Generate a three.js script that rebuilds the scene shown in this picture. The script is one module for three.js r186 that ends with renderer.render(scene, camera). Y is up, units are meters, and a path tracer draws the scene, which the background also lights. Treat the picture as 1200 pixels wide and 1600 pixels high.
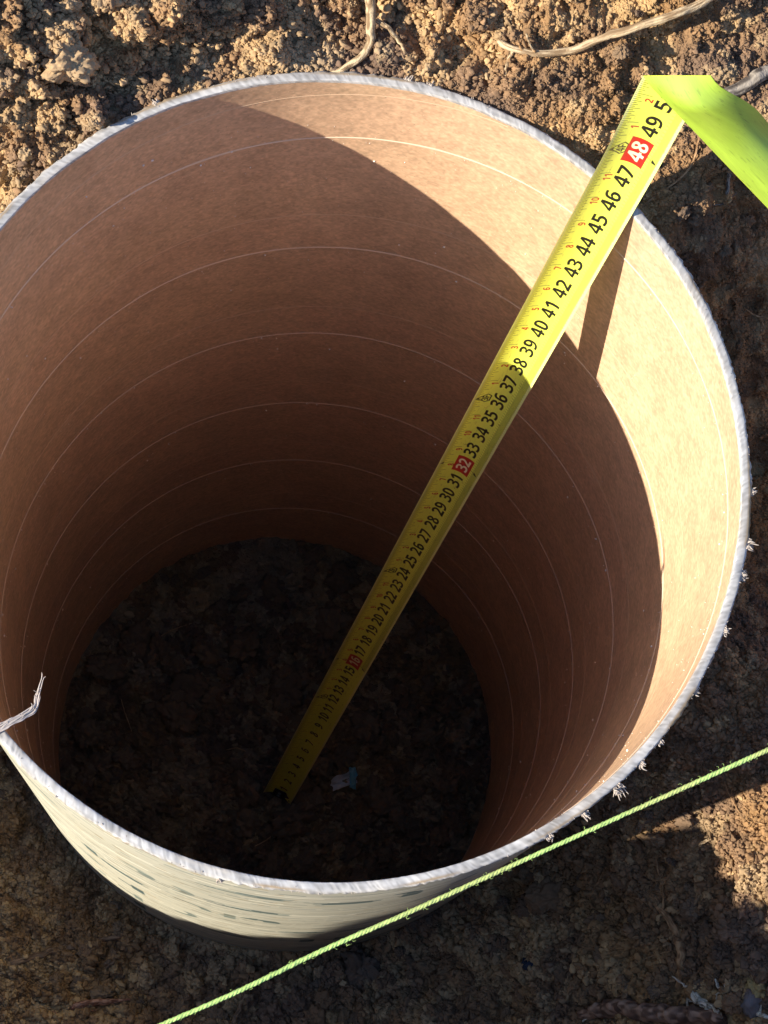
import * as THREE from 'three';
import { mergeGeometries, mergeVertices } from 'three/addons/utils/BufferGeometryUtils.js';

// ---------------------------------------------------------------- camera, sky, sun, exposure
const scene = new THREE.Scene();
const camera = new THREE.PerspectiveCamera(26.481, 0.75, 0.05, 400);
const CAM = new THREE.Vector3(0.03525, 1.15595, 0.32092);
{ // hand-held, looking steeply down into the tube, rolled about 17 degrees
  const right = new THREE.Vector3(0.95562619, 0.07468582, -0.28495721);
  const up = new THREE.Vector3(-0.29458204, 0.24228131, -0.92440315);
  const back = new THREE.Vector3(0, 0.96732714, 0.25353147);
  camera.quaternion.setFromRotationMatrix(new THREE.Matrix4().makeBasis(right, up, back));
  camera.position.copy(CAM);
  camera.updateMatrixWorld(true);
}
const SUN = new THREE.Vector3(-0.71692, 0.46793, 0.51678).normalize();
{ // clear blue afternoon sky: deep blue overhead, paler to the horizon, a soft glow round the sun
  const w = 256, h = 128, d = new Float32Array(w * h * 4);
  for (let j = 0; j < h; j++) for (let i = 0; i < w; i++) {
    const el = ((j + 0.5) / h - 0.5) * Math.PI, ph = ((i + 0.5) / w) * 2 * Math.PI - Math.PI;
    const x = Math.cos(el) * Math.cos(ph), y = Math.sin(el), z = Math.cos(el) * Math.sin(ph);
    const up = Math.pow(1 - Math.max(0, y), 3), glow = Math.pow(Math.max(0, x * SUN.x + y * SUN.y + z * SUN.z), 8), k = (j * w + i) * 4;
    d[k] = 0.09 + 0.24 * up + 0.25 * glow; d[k + 1] = 0.18 + 0.27 * up + 0.24 * glow; d[k + 2] = 0.40 + 0.26 * up + 0.22 * glow; d[k + 3] = 1;
  }
  const t = new THREE.DataTexture(d, w, h, THREE.RGBAFormat, THREE.FloatType);
  t.mapping = THREE.EquirectangularReflectionMapping; t.magFilter = t.minFilter = THREE.LinearFilter; t.needsUpdate = true;
  scene.background = t; scene.environment = t;
}
const sun = new THREE.DirectionalLight(0xfff5e6, 5);
sun.position.copy(SUN).multiplyScalar(8);
sun.castShadow = true;
sun.shadow.mapSize.set(4096, 4096);
Object.assign(sun.shadow.camera, { left: -2, right: 2, top: 2, bottom: -2, near: 0.1, far: 20 });
sun.shadow.bias = -0.0003;
scene.add(sun, sun.target);
const renderer = new THREE.WebGLRenderer({ antialias: true });
renderer.toneMapping = THREE.LinearToneMapping;
renderer.toneMappingExposure = 1.72;
renderer.shadowMap.enabled = true;

// ---------------------------------------------------------------- helpers
let seedState = 20240611;
const rnd = () => { seedState = (seedState + 0x6D2B79F5) | 0; let t = Math.imul(seedState ^ (seedState >>> 15), 1 | seedState); t = (t + Math.imul(t ^ (t >>> 7), 61 | t)) ^ t; return ((t ^ (t >>> 14)) >>> 0) / 4294967296; };
const rr = (a, b) => a + (b - a) * rnd();
const clamp = (v, a, b) => Math.min(b, Math.max(a, v));
const sstep = (a, b, v) => { const t = clamp((v - a) / (b - a), 0, 1); return t * t * (3 - 2 * t); };
const lerp = (a, b, t) => a + (b - a) * t;
const V = (x, y, z) => new THREE.Vector3(x, y, z);
const hash3 = (x, y, z) => { let h = Math.imul(x, 374761393) ^ Math.imul(y, 668265263) ^ Math.imul(z, 2147483647 ^ 0x5bd1e995); h = Math.imul(h ^ (h >>> 13), 1274126177); h ^= h >>> 16; return (h >>> 0) / 4294967296; };
function vnoise(x, y, z) { // value noise, -1..1
  const i = Math.floor(x), j = Math.floor(y), k = Math.floor(z);
  let u = x - i, v = y - j, w = z - k;
  u = u * u * u * (u * (u * 6 - 15) + 10); v = v * v * v * (v * (v * 6 - 15) + 10); w = w * w * w * (w * (w * 6 - 15) + 10);
  const a = lerp(lerp(hash3(i, j, k), hash3(i + 1, j, k), u), lerp(hash3(i, j + 1, k), hash3(i + 1, j + 1, k), u), v);
  const b = lerp(lerp(hash3(i, j, k + 1), hash3(i + 1, j, k + 1), u), lerp(hash3(i, j + 1, k + 1), hash3(i + 1, j + 1, k + 1), u), v);
  return 2 * lerp(a, b, w) - 1;
}
function fbm(x, y, z, oct) { let s = 0, a = 0.5; for (let o = 0; o < oct; o++) { s += a * vnoise(x, y, z); x = x * 2.03 + 17.1; y = y * 2.03 + 5.7; z = z * 2.03 + 9.2; a *= 0.5; } return s; }
function lumps(x, y, z) { // rounded lumps with sharp gaps between: 0 in the gap, 1 on top
  const i = Math.floor(x), j = Math.floor(y), k = Math.floor(z);
  let best = 9, sec = 9;
  for (let a = -1; a < 2; a++) for (let b = -1; b < 2; b++) for (let c = -1; c < 2; c++) {
    const X = i + a, Y = j + b, Z = k + c, h = hash3(X, Y, Z);
    const dx = X + h - x, dy = Y + ((h * 57.31) % 1) - y, dz = Z + ((h * 911.7) % 1) - z;
    const d = dx * dx + dy * dy + dz * dz;
    if (d < best) { sec = best; best = d; } else if (d < sec) sec = d;
  }
  return clamp((Math.sqrt(sec) - Math.sqrt(best)) * 1.6, 0, 1);
}
const used = {};
const numbered = (n) => { if (!(n in used)) { used[n] = 0; return n; } used[n]++; return n + '_' + String(used[n]).padStart(3, '0'); };
function mesh(name, geo, mat, parent) { const m = new THREE.Mesh(geo, mat); m.name = name; m.castShadow = m.receiveShadow = true; if (parent) parent.add(m); return m; }
function tag(o, label, category, group) { o.userData.label = label; o.userData.category = category; if (group) o.userData.group = group; return o; }
function thing(name, label, category, group) { const g = new THREE.Group(); g.name = numbered(name); scene.add(g); return tag(g, label, category, group); }
function solo(name, geo, mat, label, category, group) { const m = mesh(numbered(name), geo, mat, scene); return tag(m, label, category, group); }
function table(t) { const xs = Object.keys(t).map(Number).sort((a, b) => a - b); return (x) => { if (x <= xs[0]) return t[xs[0]]; for (let i = 1; i < xs.length; i++) if (x <= xs[i]) { const u = (x - xs[i - 1]) / (xs[i] - xs[i - 1]); const s = u * u * (3 - 2 * u); return lerp(t[xs[i - 1]], t[xs[i]], 0.5 * (s + u)); } return t[xs[xs.length - 1]]; }; }

// ---------------------------------------------------------------- the lie of the land
const RIN = 0.2286, ROUT = 0.2338, FLOOR_Y = -1.139;
// azimuth in degrees about the tube: 0 = far side, 90 = right, 180 = near side, -90 = left
const azOf = (x, z) => { let a = Math.atan2(x, -z) * 180 / Math.PI; if (a < -160) a += 360; return a; };
const footY = table({ '-160': -0.66, '-135': -0.66, '-115': -0.6, '-95': -0.4, '-75': -0.15, '-58': -0.02, '-40': -0.006, '-15': -0.004, 12: -0.004, 24: -0.014, 37: -0.022, 48: -0.04, 62: -0.10, 80: -0.2, 95: -0.30, 105: -0.37, 120: -0.5, 135: -0.6, 150: -0.66, 200: -0.66 });
const slopeAt = table({ '-160': 0.15, '-115': 0.3, '-75': 0.6, '-58': 0.9, '-20': 1.0, 5: 1.1, 18: 0.85, 26: 0.4, 40: 0.25, 55: 0.0, 75: 0.2, 95: 0.6, 110: 0.75, 130: 0.8, 150: 0.4, 170: 0.15, 200: 0.15 });
const edgeR = table({ '-160': 0.70, '-149': 0.75, '-145': 0.755, '-143.2': 0.805, '-140.7': 0.99, '-137.5': 1.2, '-129': 1.55, '-110': 1.55, '-90': 1.0, '-60': 0.5, 0: 0.42, 20: 0.5, 35: 0.75, 60: 0.8, 90: 0.75, 120: 0.6, 150: 0.52, 175: 0.60, 200: 0.70 });
const roughAt = table({ '-160': 1, '-90': 1, '-60': 1.25, '-10': 1.2, 8: 0.9, 20: 0.65, 40: 0.5, 70: 0.6, 100: 0.7, 125: 0.9, 150: 1.1, 200: 1.1 });
const GROUND_Y = 0.16;
function baseY(x, z) {
  const r = Math.hypot(x, z), a = azOf(x, z);
  const re = edgeR(a) * (1 + 0.05 * vnoise(x * 9, 3.3, z * 9) + 0.025 * vnoise(x * 31, 8.1, z * 31));
  const rl = Math.min(r, re - 0.08);
  let local = footY(a) + slopeAt(a) * Math.max(0, rl - ROUT);
  const e = (x - 0.14) * 0.922 + (z + 0.187) * 0.387 + 0.007 * vnoise(x * 45, 2, z * 45) + 0.003 * vnoise(x * 160, 5, z * 160); // broken edge of the ledge at the far right
  if (a > 0 && a < 95) local = lerp(footY(Math.min(a, 37)) + slopeAt(Math.min(a, 37)) * Math.max(0, rl - ROUT) - 1.9 * clamp(e, 0, 0.3), local, sstep(68, 95, a));
  return lerp(local, GROUND_Y + 0.03 * vnoise(x * 2.1, 1, z * 2.1), sstep(re - 0.13, re, r));
}
function soilAt(x, z, out) { // displaced surface point above (x, z): out.p, out.n
  const r = Math.hypot(x, z), e = 0.004;
  const y = baseY(x, z);
  const nx = -(baseY(x + e, z) - baseY(x - e, z)) / (2 * e), nz = -(baseY(x, z + e) - baseY(x, z - e)) / (2 * e);
  const l = 1 / Math.hypot(nx, 1, nz);
  const a = azOf(x, z), A = roughAt(a) * sstep(0, 0.014, r - ROUT);
  const far = sstep(3, 0.7, r);
  let d = 0.022 * fbm(x * 28, y * 28, z * 28, 4);
  if (far > 0) {
    const wx = x + 0.004 * vnoise(x * 90, y * 90, z * 90), wz = z + 0.004 * vnoise(x * 90 + 7, y * 90, z * 90 + 3);
    const big = lumps(wx * 42, y * 42, wz * 42), mid = lumps(wx * 120, y * 120, wz * 120), sm = lumps(wx * 330, y * 330, wz * 330);
    d += far * (0.013 * (big - 0.5) + 0.0064 * (mid - 0.5) + 0.0032 * (sm - 0.5));
  }
  d *= A;
  out.p.set(x + nx * l * d, y + l * d, z + nz * l * d);
  if (out.n) out.n.set(nx * l, l, nz * l);
  return out;
}

// ---------------------------------------------------------------- materials
function grainTexture(size, seed, fn, srgb) {
  const data = new Uint8Array(size * size * 4);
  for (let j = 0; j < size; j++) for (let i = 0; i < size; i++) { const c = fn(i, j, size), k = (j * size + i) * 4; for (let q = 0; q < 3; q++) data[k + q] = clamp(Array.isArray(c) ? c[q] : c, 0, 1) * 255; data[k + 3] = 255; }
  const t = new THREE.DataTexture(data, size, size); t.wrapS = t.wrapT = THREE.RepeatWrapping; t.magFilter = THREE.LinearFilter; t.minFilter = THREE.LinearMipmapLinearFilter; t.generateMipmaps = true; if (srgb) t.colorSpace = THREE.SRGBColorSpace; t.needsUpdate = true; return t;
}
const tileNoise = (i, j, size, cells, s) => { // periodic value noise
  const x = i / size * cells, y = j / size * cells, a = Math.floor(x), b = Math.floor(y), u = x - a, v = y - b, m = (n) => ((n % cells) + cells) % cells;
  const su = u * u * (3 - 2 * u), sv = v * v * (3 - 2 * v);
  return lerp(lerp(hash3(m(a), m(b), s), hash3(m(a + 1), m(b), s), su), lerp(hash3(m(a), m(b + 1), s), hash3(m(a + 1), m(b + 1), s), su), sv);
};
const soilBump = grainTexture(512, 1, (i, j, n) => 0.45 * tileNoise(i, j, n, 64, 1) + 0.35 * tileNoise(i, j, n, 128, 2) + 0.2 * tileNoise(i, j, n, 256, 3));
const soilMat = new THREE.MeshStandardMaterial({ color: 0xffffff, vertexColors: true, roughness: 1, bumpMap: soilBump, bumpScale: 0.0020 });
const clodMats = [[0.225, 0.143, 0.078], [0.195, 0.127, 0.074], [0.24, 0.155, 0.084], [0.165, 0.110, 0.068], [0.235, 0.138, 0.072]].map((c) => new THREE.MeshStandardMaterial({ color: new THREE.Color().setRGB(...c), roughness: 1, bumpMap: soilBump, bumpScale: 0.001 }));
function soilColor(x, y, z, c) { // ochre subsoil with darker humus patches
  const a = fbm(x * 14 + 3, y * 14, z * 14, 3), b = fbm(x * 60, y * 60 + 9, z * 60, 2), g = vnoise(x * 400, y * 400, z * 400);
  const t = clamp(0.5 + a * 1.1 + b * 0.5, 0, 1);
  const k = 1 + 0.16 * g + 0.18 * b;
  const paleAmt = 1.3 * sstep(-0.02, 0.06, fbm(x * 55 + 31, y * 55, z * 55, 3) + (x < 0.02 && z < 0 ? 0.05 : -0.09)); // paler crumbs in patches, most of them on the far left bank
  c.setRGB((lerp(0.185, 0.305, t) + 0.11 * paleAmt) * k, (lerp(0.118, 0.174, t) + 0.085 * paleAmt) * k, (lerp(0.074, 0.071, t) + 0.042 * paleAmt) * k);
  return c;
}

// ---------------------------------------------------------------- ground: one sheet round the tube, out to the horizon
const ground = new THREE.Group(); ground.name = 'ground'; ground.userData = { kind: 'structure' }; scene.add(ground);
{
  const az = []; for (let a = -75; a < 232;) { az.push(a); a += 0.215; } for (let a = 232; a < 285; a += 2.4) az.push(a);
  const rad = []; { let r = ROUT - 0.002, s = 0.0011; while (r < 130) { rad.push(r); r += s; if (r > 0.47) s *= 1.05; } }
  const na = az.length, nr = rad.length, pos = new Float32Array(na * nr * 3), col = new Float32Array(na * nr * 3), uv = new Float32Array(na * nr * 2), idx = [];
  const o = { p: V(0, 0, 0) }, c = new THREE.Color();
  for (let j = 0; j < nr; j++) for (let i = 0; i < na; i++) {
    const t = az[i] * Math.PI / 180, k = j * na + i;
    soilAt(rad[j] * Math.sin(t), -rad[j] * Math.cos(t), o);
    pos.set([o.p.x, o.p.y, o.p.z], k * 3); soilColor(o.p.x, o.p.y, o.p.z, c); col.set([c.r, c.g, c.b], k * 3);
    uv.set([(o.p.x + 0.6 * o.p.y) * 9, (o.p.z - 0.6 * o.p.y) * 9], k * 2);
    if (j + 1 < nr) { const i2 = (i + 1) % na, b = j * na + i, b2 = j * na + i2; idx.push(b, b2, b + na, b2, b2 + na, b + na); }
  }
  const g = new THREE.BufferGeometry();
  g.setAttribute('position', new THREE.BufferAttribute(pos, 3)); g.setAttribute('color', new THREE.BufferAttribute(col, 3)); g.setAttribute('uv', new THREE.BufferAttribute(uv, 2));
  g.setIndex(idx); g.computeVertexNormals();
  mesh('soil_surface', g, soilMat, ground);
}
// rough clod shapes, unit radius
function clodGeo(seed, detail, rough) {
  let g = mergeVertices(new THREE.IcosahedronGeometry(1, detail).deleteAttribute('normal').deleteAttribute('uv'), 1e-4);
  const p = g.attributes.position, uv = new Float32Array(p.count * 2);
  const sx = 0.8 + 0.5 * hash3(seed, 1, 2), sz = 0.8 + 0.5 * hash3(seed, 3, 4), sy = 0.6 + 0.35 * hash3(seed, 5, 6);
  for (let i = 0; i < p.count; i++) {
    const x = p.getX(i), y = p.getY(i), z = p.getZ(i);
    const k = 1 + rough * (0.75 * vnoise(x * 1.3 + seed * 7, y * 1.3, z * 1.3) + 0.45 * vnoise(x * 3.1, y * 3.1 + seed * 3, z * 3.1) + (detail > 2 ? 0.5 * (lumps(x * 2.6, y * 2.6, z * 2.6 + seed) - 0.5) + 0.3 * (lumps(x * 6.1, y * 6.1 + seed, z * 6.1) - 0.5) : 0) + (detail > 9 ? 0.34 * (lumps(x * 12.5, y * 12.5, z * 12.5 + seed) - 0.5) : 0));
    p.setXYZ(i, x * k * sx, y * k * sy, z * k * sz); uv[2 * i] = (x + 0.7 * z) * 0.07; uv[2 * i + 1] = (y - 0.7 * z) * 0.07;
  }
  g.setAttribute('uv', new THREE.BufferAttribute(uv, 2)); g.computeVertexNormals(); return g;
}
const clodGeos = [0, 1, 2, 3, 4, 5, 6, 7].map((s) => clodGeo(s + 11, 10, 0.42));
const crumbGeos = [0, 1, 2, 3, 4].map((s) => clodGeo(s + 31, 2, 0.6));
// places in the open soil that the picture shows, weighted by area
const inView = (p) => { const q = p.clone().project(camera); return Math.abs(q.x) < 1.06 && Math.abs(q.y) < 1.05; };
function scatter(n, minR, maxR, pow, cb) {
  const o = { p: V(0, 0, 0), n: V(0, 0, 0) };
  for (let k = 0, tries = 0; k < n && tries < n * 12; tries++) {
    const x = rr(-0.36, 0.46), z = rr(-0.44, 0.40), r = Math.hypot(x, z); if (r < ROUT + 0.001) continue;
    soilAt(x, z, o); if (!inView(o.p)) continue;
    const s = minR * Math.pow(maxR / minR, Math.pow(rnd(), pow)); if (r < ROUT + s * 1.1) continue;
    cb(o, s, azOf(x, z), k++);
  }
}
{
  // clods one could pick out, each its own piece of the ground
  let clods = 0;
  scatter(900, 0.0034, 0.0105, 1.9, (o, s, a) => {
    if (clods >= 300 || (a < 105 && rnd() < 0.72)) return; clods++;
    if (a < 105) s *= 0.55;
    const m = mesh('clod', clodGeos[Math.floor(rnd() * 8)], clodMats[Math.floor(rnd() * 5)], ground);
    m.position.copy(o.p).addScaledVector(o.n, s * 0.22); m.rotation.set(rr(0, 6.3), rr(0, 6.3), rr(0, 6.3)); m.scale.setScalar(s);
  });
  // the crumb too fine to count
  const N = 210000, per = Math.ceil(N / 5), c = new THREE.Color(), q = new THREE.Quaternion(), e = new THREE.Euler(), M = new THREE.Matrix4(), S3 = V(1, 1, 1);
  const im = crumbGeos.map((g) => { const m = new THREE.InstancedMesh(g, new THREE.MeshStandardMaterial({ color: 0xffffff, roughness: 1 }), per); m.name = 'soil_crumbs'; m.userData = { kind: 'stuff' }; m.castShadow = m.receiveShadow = true; m.count = 0; ground.add(m); return m; });
  scatter(N, 0.00036, 0.0022, 2.8, (o, s, a, k) => {
    const t = im[k % 5]; if (t.count >= per) return;
    if (a > 8 && a < 80) s *= 0.62; else if (a > 110) s *= 1.5;
    e.set(rr(0, 6.3), rr(0, 6.3), rr(0, 6.3)); q.setFromEuler(e); S3.setScalar(s);
    M.compose(o.p.clone().addScaledVector(o.n, s * 0.35), q, S3); t.setMatrixAt(t.count, M);
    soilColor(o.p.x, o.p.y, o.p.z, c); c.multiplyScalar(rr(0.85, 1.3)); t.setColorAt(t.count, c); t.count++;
  });
}
// the loose earth at the bottom, inside the tube
const floorAt = (x, z) => FLOOR_Y + 0.010 * fbm(x * 22, 4, z * 22, 3) + 0.014 * (lumps(x * 26, 2.2, z * 26) - 0.6) + 0.008 * (lumps(x * 75, 7.7, z * 75) - 0.5) + 0.002 * (lumps(x * 200, 1.1, z * 200) - 0.5);
const tubeFloor = new THREE.Group(); tubeFloor.name = 'pit_floor'; tubeFloor.userData = { kind: 'structure' }; scene.add(tubeFloor);
{
  const nr = 160, na = 640, pos = [], col = [], uv = [], idx = [], c = new THREE.Color();
  for (let j = 0; j <= nr; j++) for (let i = 0; i < na; i++) {
    const r = (RIN + 0.003) * j / nr, t = i / na * 2 * Math.PI, x = r * Math.sin(t), z = r * Math.cos(t), y = floorAt(x, z);
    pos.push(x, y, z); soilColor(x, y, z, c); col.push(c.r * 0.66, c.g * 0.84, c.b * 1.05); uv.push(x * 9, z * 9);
    if (j < nr) { const i2 = (i + 1) % na, a = j * na; idx.push(a + i, a + na + i, a + i2, a + i2, a + na + i, a + na + i2); }
  }
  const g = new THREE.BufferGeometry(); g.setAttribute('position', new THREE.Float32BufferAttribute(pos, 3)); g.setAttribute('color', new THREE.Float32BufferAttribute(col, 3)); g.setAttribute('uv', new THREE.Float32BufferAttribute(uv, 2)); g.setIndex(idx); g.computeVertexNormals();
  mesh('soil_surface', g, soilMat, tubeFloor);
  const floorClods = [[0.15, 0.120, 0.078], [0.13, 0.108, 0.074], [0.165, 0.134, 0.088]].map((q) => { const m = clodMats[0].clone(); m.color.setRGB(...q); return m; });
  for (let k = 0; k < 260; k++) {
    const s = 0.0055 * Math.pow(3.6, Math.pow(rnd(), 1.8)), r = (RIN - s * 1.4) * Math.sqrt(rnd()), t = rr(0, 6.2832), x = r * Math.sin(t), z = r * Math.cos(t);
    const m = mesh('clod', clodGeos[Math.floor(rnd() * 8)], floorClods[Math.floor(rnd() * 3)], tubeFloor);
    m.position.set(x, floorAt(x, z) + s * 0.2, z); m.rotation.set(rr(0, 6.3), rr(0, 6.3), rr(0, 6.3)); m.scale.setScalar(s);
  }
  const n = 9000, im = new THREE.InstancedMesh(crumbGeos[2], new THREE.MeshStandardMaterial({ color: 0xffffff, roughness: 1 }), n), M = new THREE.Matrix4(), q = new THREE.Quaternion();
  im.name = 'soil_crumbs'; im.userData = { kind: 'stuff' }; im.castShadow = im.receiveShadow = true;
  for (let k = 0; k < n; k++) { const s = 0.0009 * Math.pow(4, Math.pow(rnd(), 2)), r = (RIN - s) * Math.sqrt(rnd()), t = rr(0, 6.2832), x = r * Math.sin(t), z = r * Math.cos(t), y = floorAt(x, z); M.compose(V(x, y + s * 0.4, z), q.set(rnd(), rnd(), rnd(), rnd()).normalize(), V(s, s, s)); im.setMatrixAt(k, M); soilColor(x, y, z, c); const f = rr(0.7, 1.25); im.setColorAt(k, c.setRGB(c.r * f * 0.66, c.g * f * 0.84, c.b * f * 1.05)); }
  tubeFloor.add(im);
}

// ---------------------------------------------------------------- the cardboard tube
const kraft = grainTexture(1024, 2, (i, j, n) => {
  const f = 0.5 * tileNoise(i, j * 0.999, n, 256, 5) + 0.5 * tileNoise(i, j, n, 128, 6), streak = tileNoise(i, j, n, 24, 7), sp = hash3(i >> 1, j >> 1, 77);
  const k = 0.905 + 0.22 * (f - 0.5) + 0.07 * (streak - 0.5) + (sp > 0.995 ? 0.2 : 0) - (sp < 0.002 ? 0.16 : 0);
  return [k, k * 0.985, k * 0.965];
}, true);
const kraftBump = grainTexture(512, 3, (i, j, n) => 0.5 * tileNoise(i, j, n, 170, 8) + 0.5 * tileNoise(i, j, n, 60, 9));
const linerMat = new THREE.MeshPhysicalMaterial({ color: new THREE.Color().setRGB(0.84, 0.575, 0.36), map: kraft, vertexColors: true, roughness: 0.62, bumpMap: kraftBump, bumpScale: 0.00012 });
const seamMat = new THREE.MeshStandardMaterial({ color: new THREE.Color().setRGB(0.74, 0.56, 0.39), roughness: 0.9 });
const edgeMat = new THREE.MeshStandardMaterial({ color: new THREE.Color().setRGB(0.53, 0.51, 0.47), roughness: 0.95, vertexColors: true });
const fuzzMat = new THREE.MeshStandardMaterial({ color: new THREE.Color().setRGB(0.46, 0.39, 0.32), roughness: 1 });
const rimY = (t) => 0.0012 * vnoise(Math.sin(t) * 2.2 + 5, 1, Math.cos(t) * 2.2) + 0.0007 * vnoise(Math.sin(t) * 14, 2, Math.cos(t) * 14);
function shell(radius, y0, rows, uvScale, inward, topOf) { // a round wall from the rim down to y0, t = 0 on the far side
  const na = 540, pos = [], nor = [], uv = [], idx = [], col = [];
  for (let j = 0; j <= rows; j++) for (let i = 0; i <= na; i++) {
    const t = i / na * 2 * Math.PI, top = topOf(t), y = lerp(top, y0, j / rows), s = Math.sin(t), c = -Math.cos(t), k = inward ? -1 : 1;
    pos.push(radius * s, y, radius * c); nor.push(k * s, 0, k * c); uv.push(...uvScale(t * radius, y));
    // each wound ply has its own tone, with blotches of damp and dust
    const ply = Math.floor((y + 0.08 - 0.186 * ((t * 180 / Math.PI + 17) % 360) / 360) / 0.062), tone = 0.955 + 0.05 * (hash3(ply, 3, 8) - 0.5) + 0.10 * fbm(s * 3, y * 5, c * 3, 4) + 0.08 * Math.min(0, fbm(s * 9 + 4, y * 4, c * 9, 3)); col.push(tone, tone * (1 - 0.03 * hash3(ply, 5, 1)), tone * 0.985);
    if (j < rows && i < na) { const a = j * (na + 1) + i, b = a + na + 1; inward ? idx.push(a, b, a + 1, a + 1, b, b + 1) : idx.push(a, a + 1, b, a + 1, b + 1, b); }
  }
  const g = new THREE.BufferGeometry(); g.setAttribute('position', new THREE.Float32BufferAttribute(pos, 3)); g.setAttribute('normal', new THREE.Float32BufferAttribute(nor, 3)); g.setAttribute('uv', new THREE.Float32BufferAttribute(uv, 2)); g.setAttribute('color', new THREE.Float32BufferAttribute(col, 3)); g.setIndex(idx); return g;
}
const tube = thing('cardboard_tube', 'large round brown cardboard concrete form standing in the dug hole', 'cardboard tube');
tube.position.set(0, FLOOR_Y - 0.03, 0);
const inTube = (m) => { m.position.y = -tube.position.y; return m; };
inTube(mesh('inner_liner', shell(RIN, FLOOR_Y - 0.03, 90, (u, y) => [u / 0.36, y / 0.36], true, (t) => rimY(t) - 0.0006), linerMat, tube));
// outer wrap: pale paper, wound in bands, with smeared teal print seen edge-on
function outerCanvas() {
  const W = 2048, H = 1024, cv = document.createElement('canvas'); cv.width = W; cv.height = H; const g = cv.getContext('2d');
  g.fillStyle = '#bbb8a4'; g.fillRect(0, 0, W, H);
  for (let k = 0; k < 900; k++) { const y = rnd() * H, h = rr(1, 9), x = rnd() * W, w = rr(40, 500); g.fillStyle = rnd() < 0.5 ? `rgba(226,221,196,${rr(0.05, 0.3)})` : `rgba(150,140,112,${rr(0.04, 0.22)})`; g.fillRect(x, y, w, h); g.fillRect(x - W, y, w, h); }
  for (let k = 0; k < 330; k++) { const y = rnd() * H, x = rnd() * W, w = rr(120, 700), h = rr(2, 6), n = 24; g.fillStyle = rnd() < 0.5 ? `rgba(84,76,58,${rr(0.2, 0.6)})` : `rgba(58,74,78,${rr(0.2, 0.6)})`; for (let q = 0; q < n; q++) if (rnd() < 0.75) for (const o of [0, -W]) g.fillRect(x + o + q * w / n, y + q * 0.35 + rr(-1, 1), w / n * rr(0.5, 1.05), h * rr(0.4, 1.1)); }
  // rows of worn print: tall blocks, bars and rings, unreadable edge-on
  for (let row = 0; row < 7; row++) {
    const y0 = 30 + row * 140;
    for (let x = rr(0, 60); x < W;) {
      const run = rr(90, 420), end = x + run;
      for (; x < end;) {
        const w = rr(18, 52), hh = rr(34, 62), a = rr(0.3, 0.8), y = y0 + (x / W) * 140;
        g.strokeStyle = g.fillStyle = `rgba(36,62,64,${a})`; g.lineWidth = rr(9, 17);
        const q = rnd();
        if (q < 0.35) { const yb = y + rr(0, 30), wb = w * rr(1.2, 2.6); for (let z = 0; z < 7; z++) g.fillRect(x + rr(0, 12), yb + z * 3, wb * rr(0.6, 1), 3.4); x += wb - w; } else if (q < 0.75) { g.beginPath(); g.ellipse(x + w / 2, y + hh / 2, w / 2, hh / 2, 0, rr(0, 3), rr(3.4, 6.2)); g.stroke(); } else { g.fillRect(x, y, rr(9, 15), hh); g.fillRect(x, y + hh * 0.4, w * 0.8, 12); }
        x += w + rr(3, 16);
      }
      x += rr(40, 260);
    }
  }
  for (let k = 0; k < 1700; k++) { g.fillStyle = rnd() < 0.6 ? `rgba(190,187,168,${rr(0.4, 1)})` : `rgba(232,228,205,${rr(0.3, 0.9)})`; g.fillRect(rnd() * W, rnd() * H, rr(6, 60), rr(2, 8)); }
  for (let k = 0; k < 1500; k++) { g.fillStyle = `rgba(150,112,62,${rr(0.2, 0.7)})`; const s = rr(1, 5); g.fillRect(rnd() * W, rnd() * H, s * rr(1, 4), s); }
  const t = new THREE.CanvasTexture(cv); t.colorSpace = THREE.SRGBColorSpace; t.wrapS = t.wrapT = THREE.RepeatWrapping; return t;
}
const wrapMat = new THREE.MeshStandardMaterial({ color: 0xffffff, map: outerCanvas(), roughness: 0.72, bumpMap: kraftBump, bumpScale: 0.0002 });
inTube(mesh('outer_wrap', shell(ROUT, FLOOR_Y - 0.03, 40, (u, y) => [u / (2 * Math.PI * ROUT), y / 0.75], false, (t) => rimY(t) - 0.0009), wrapMat, tube));
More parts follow.
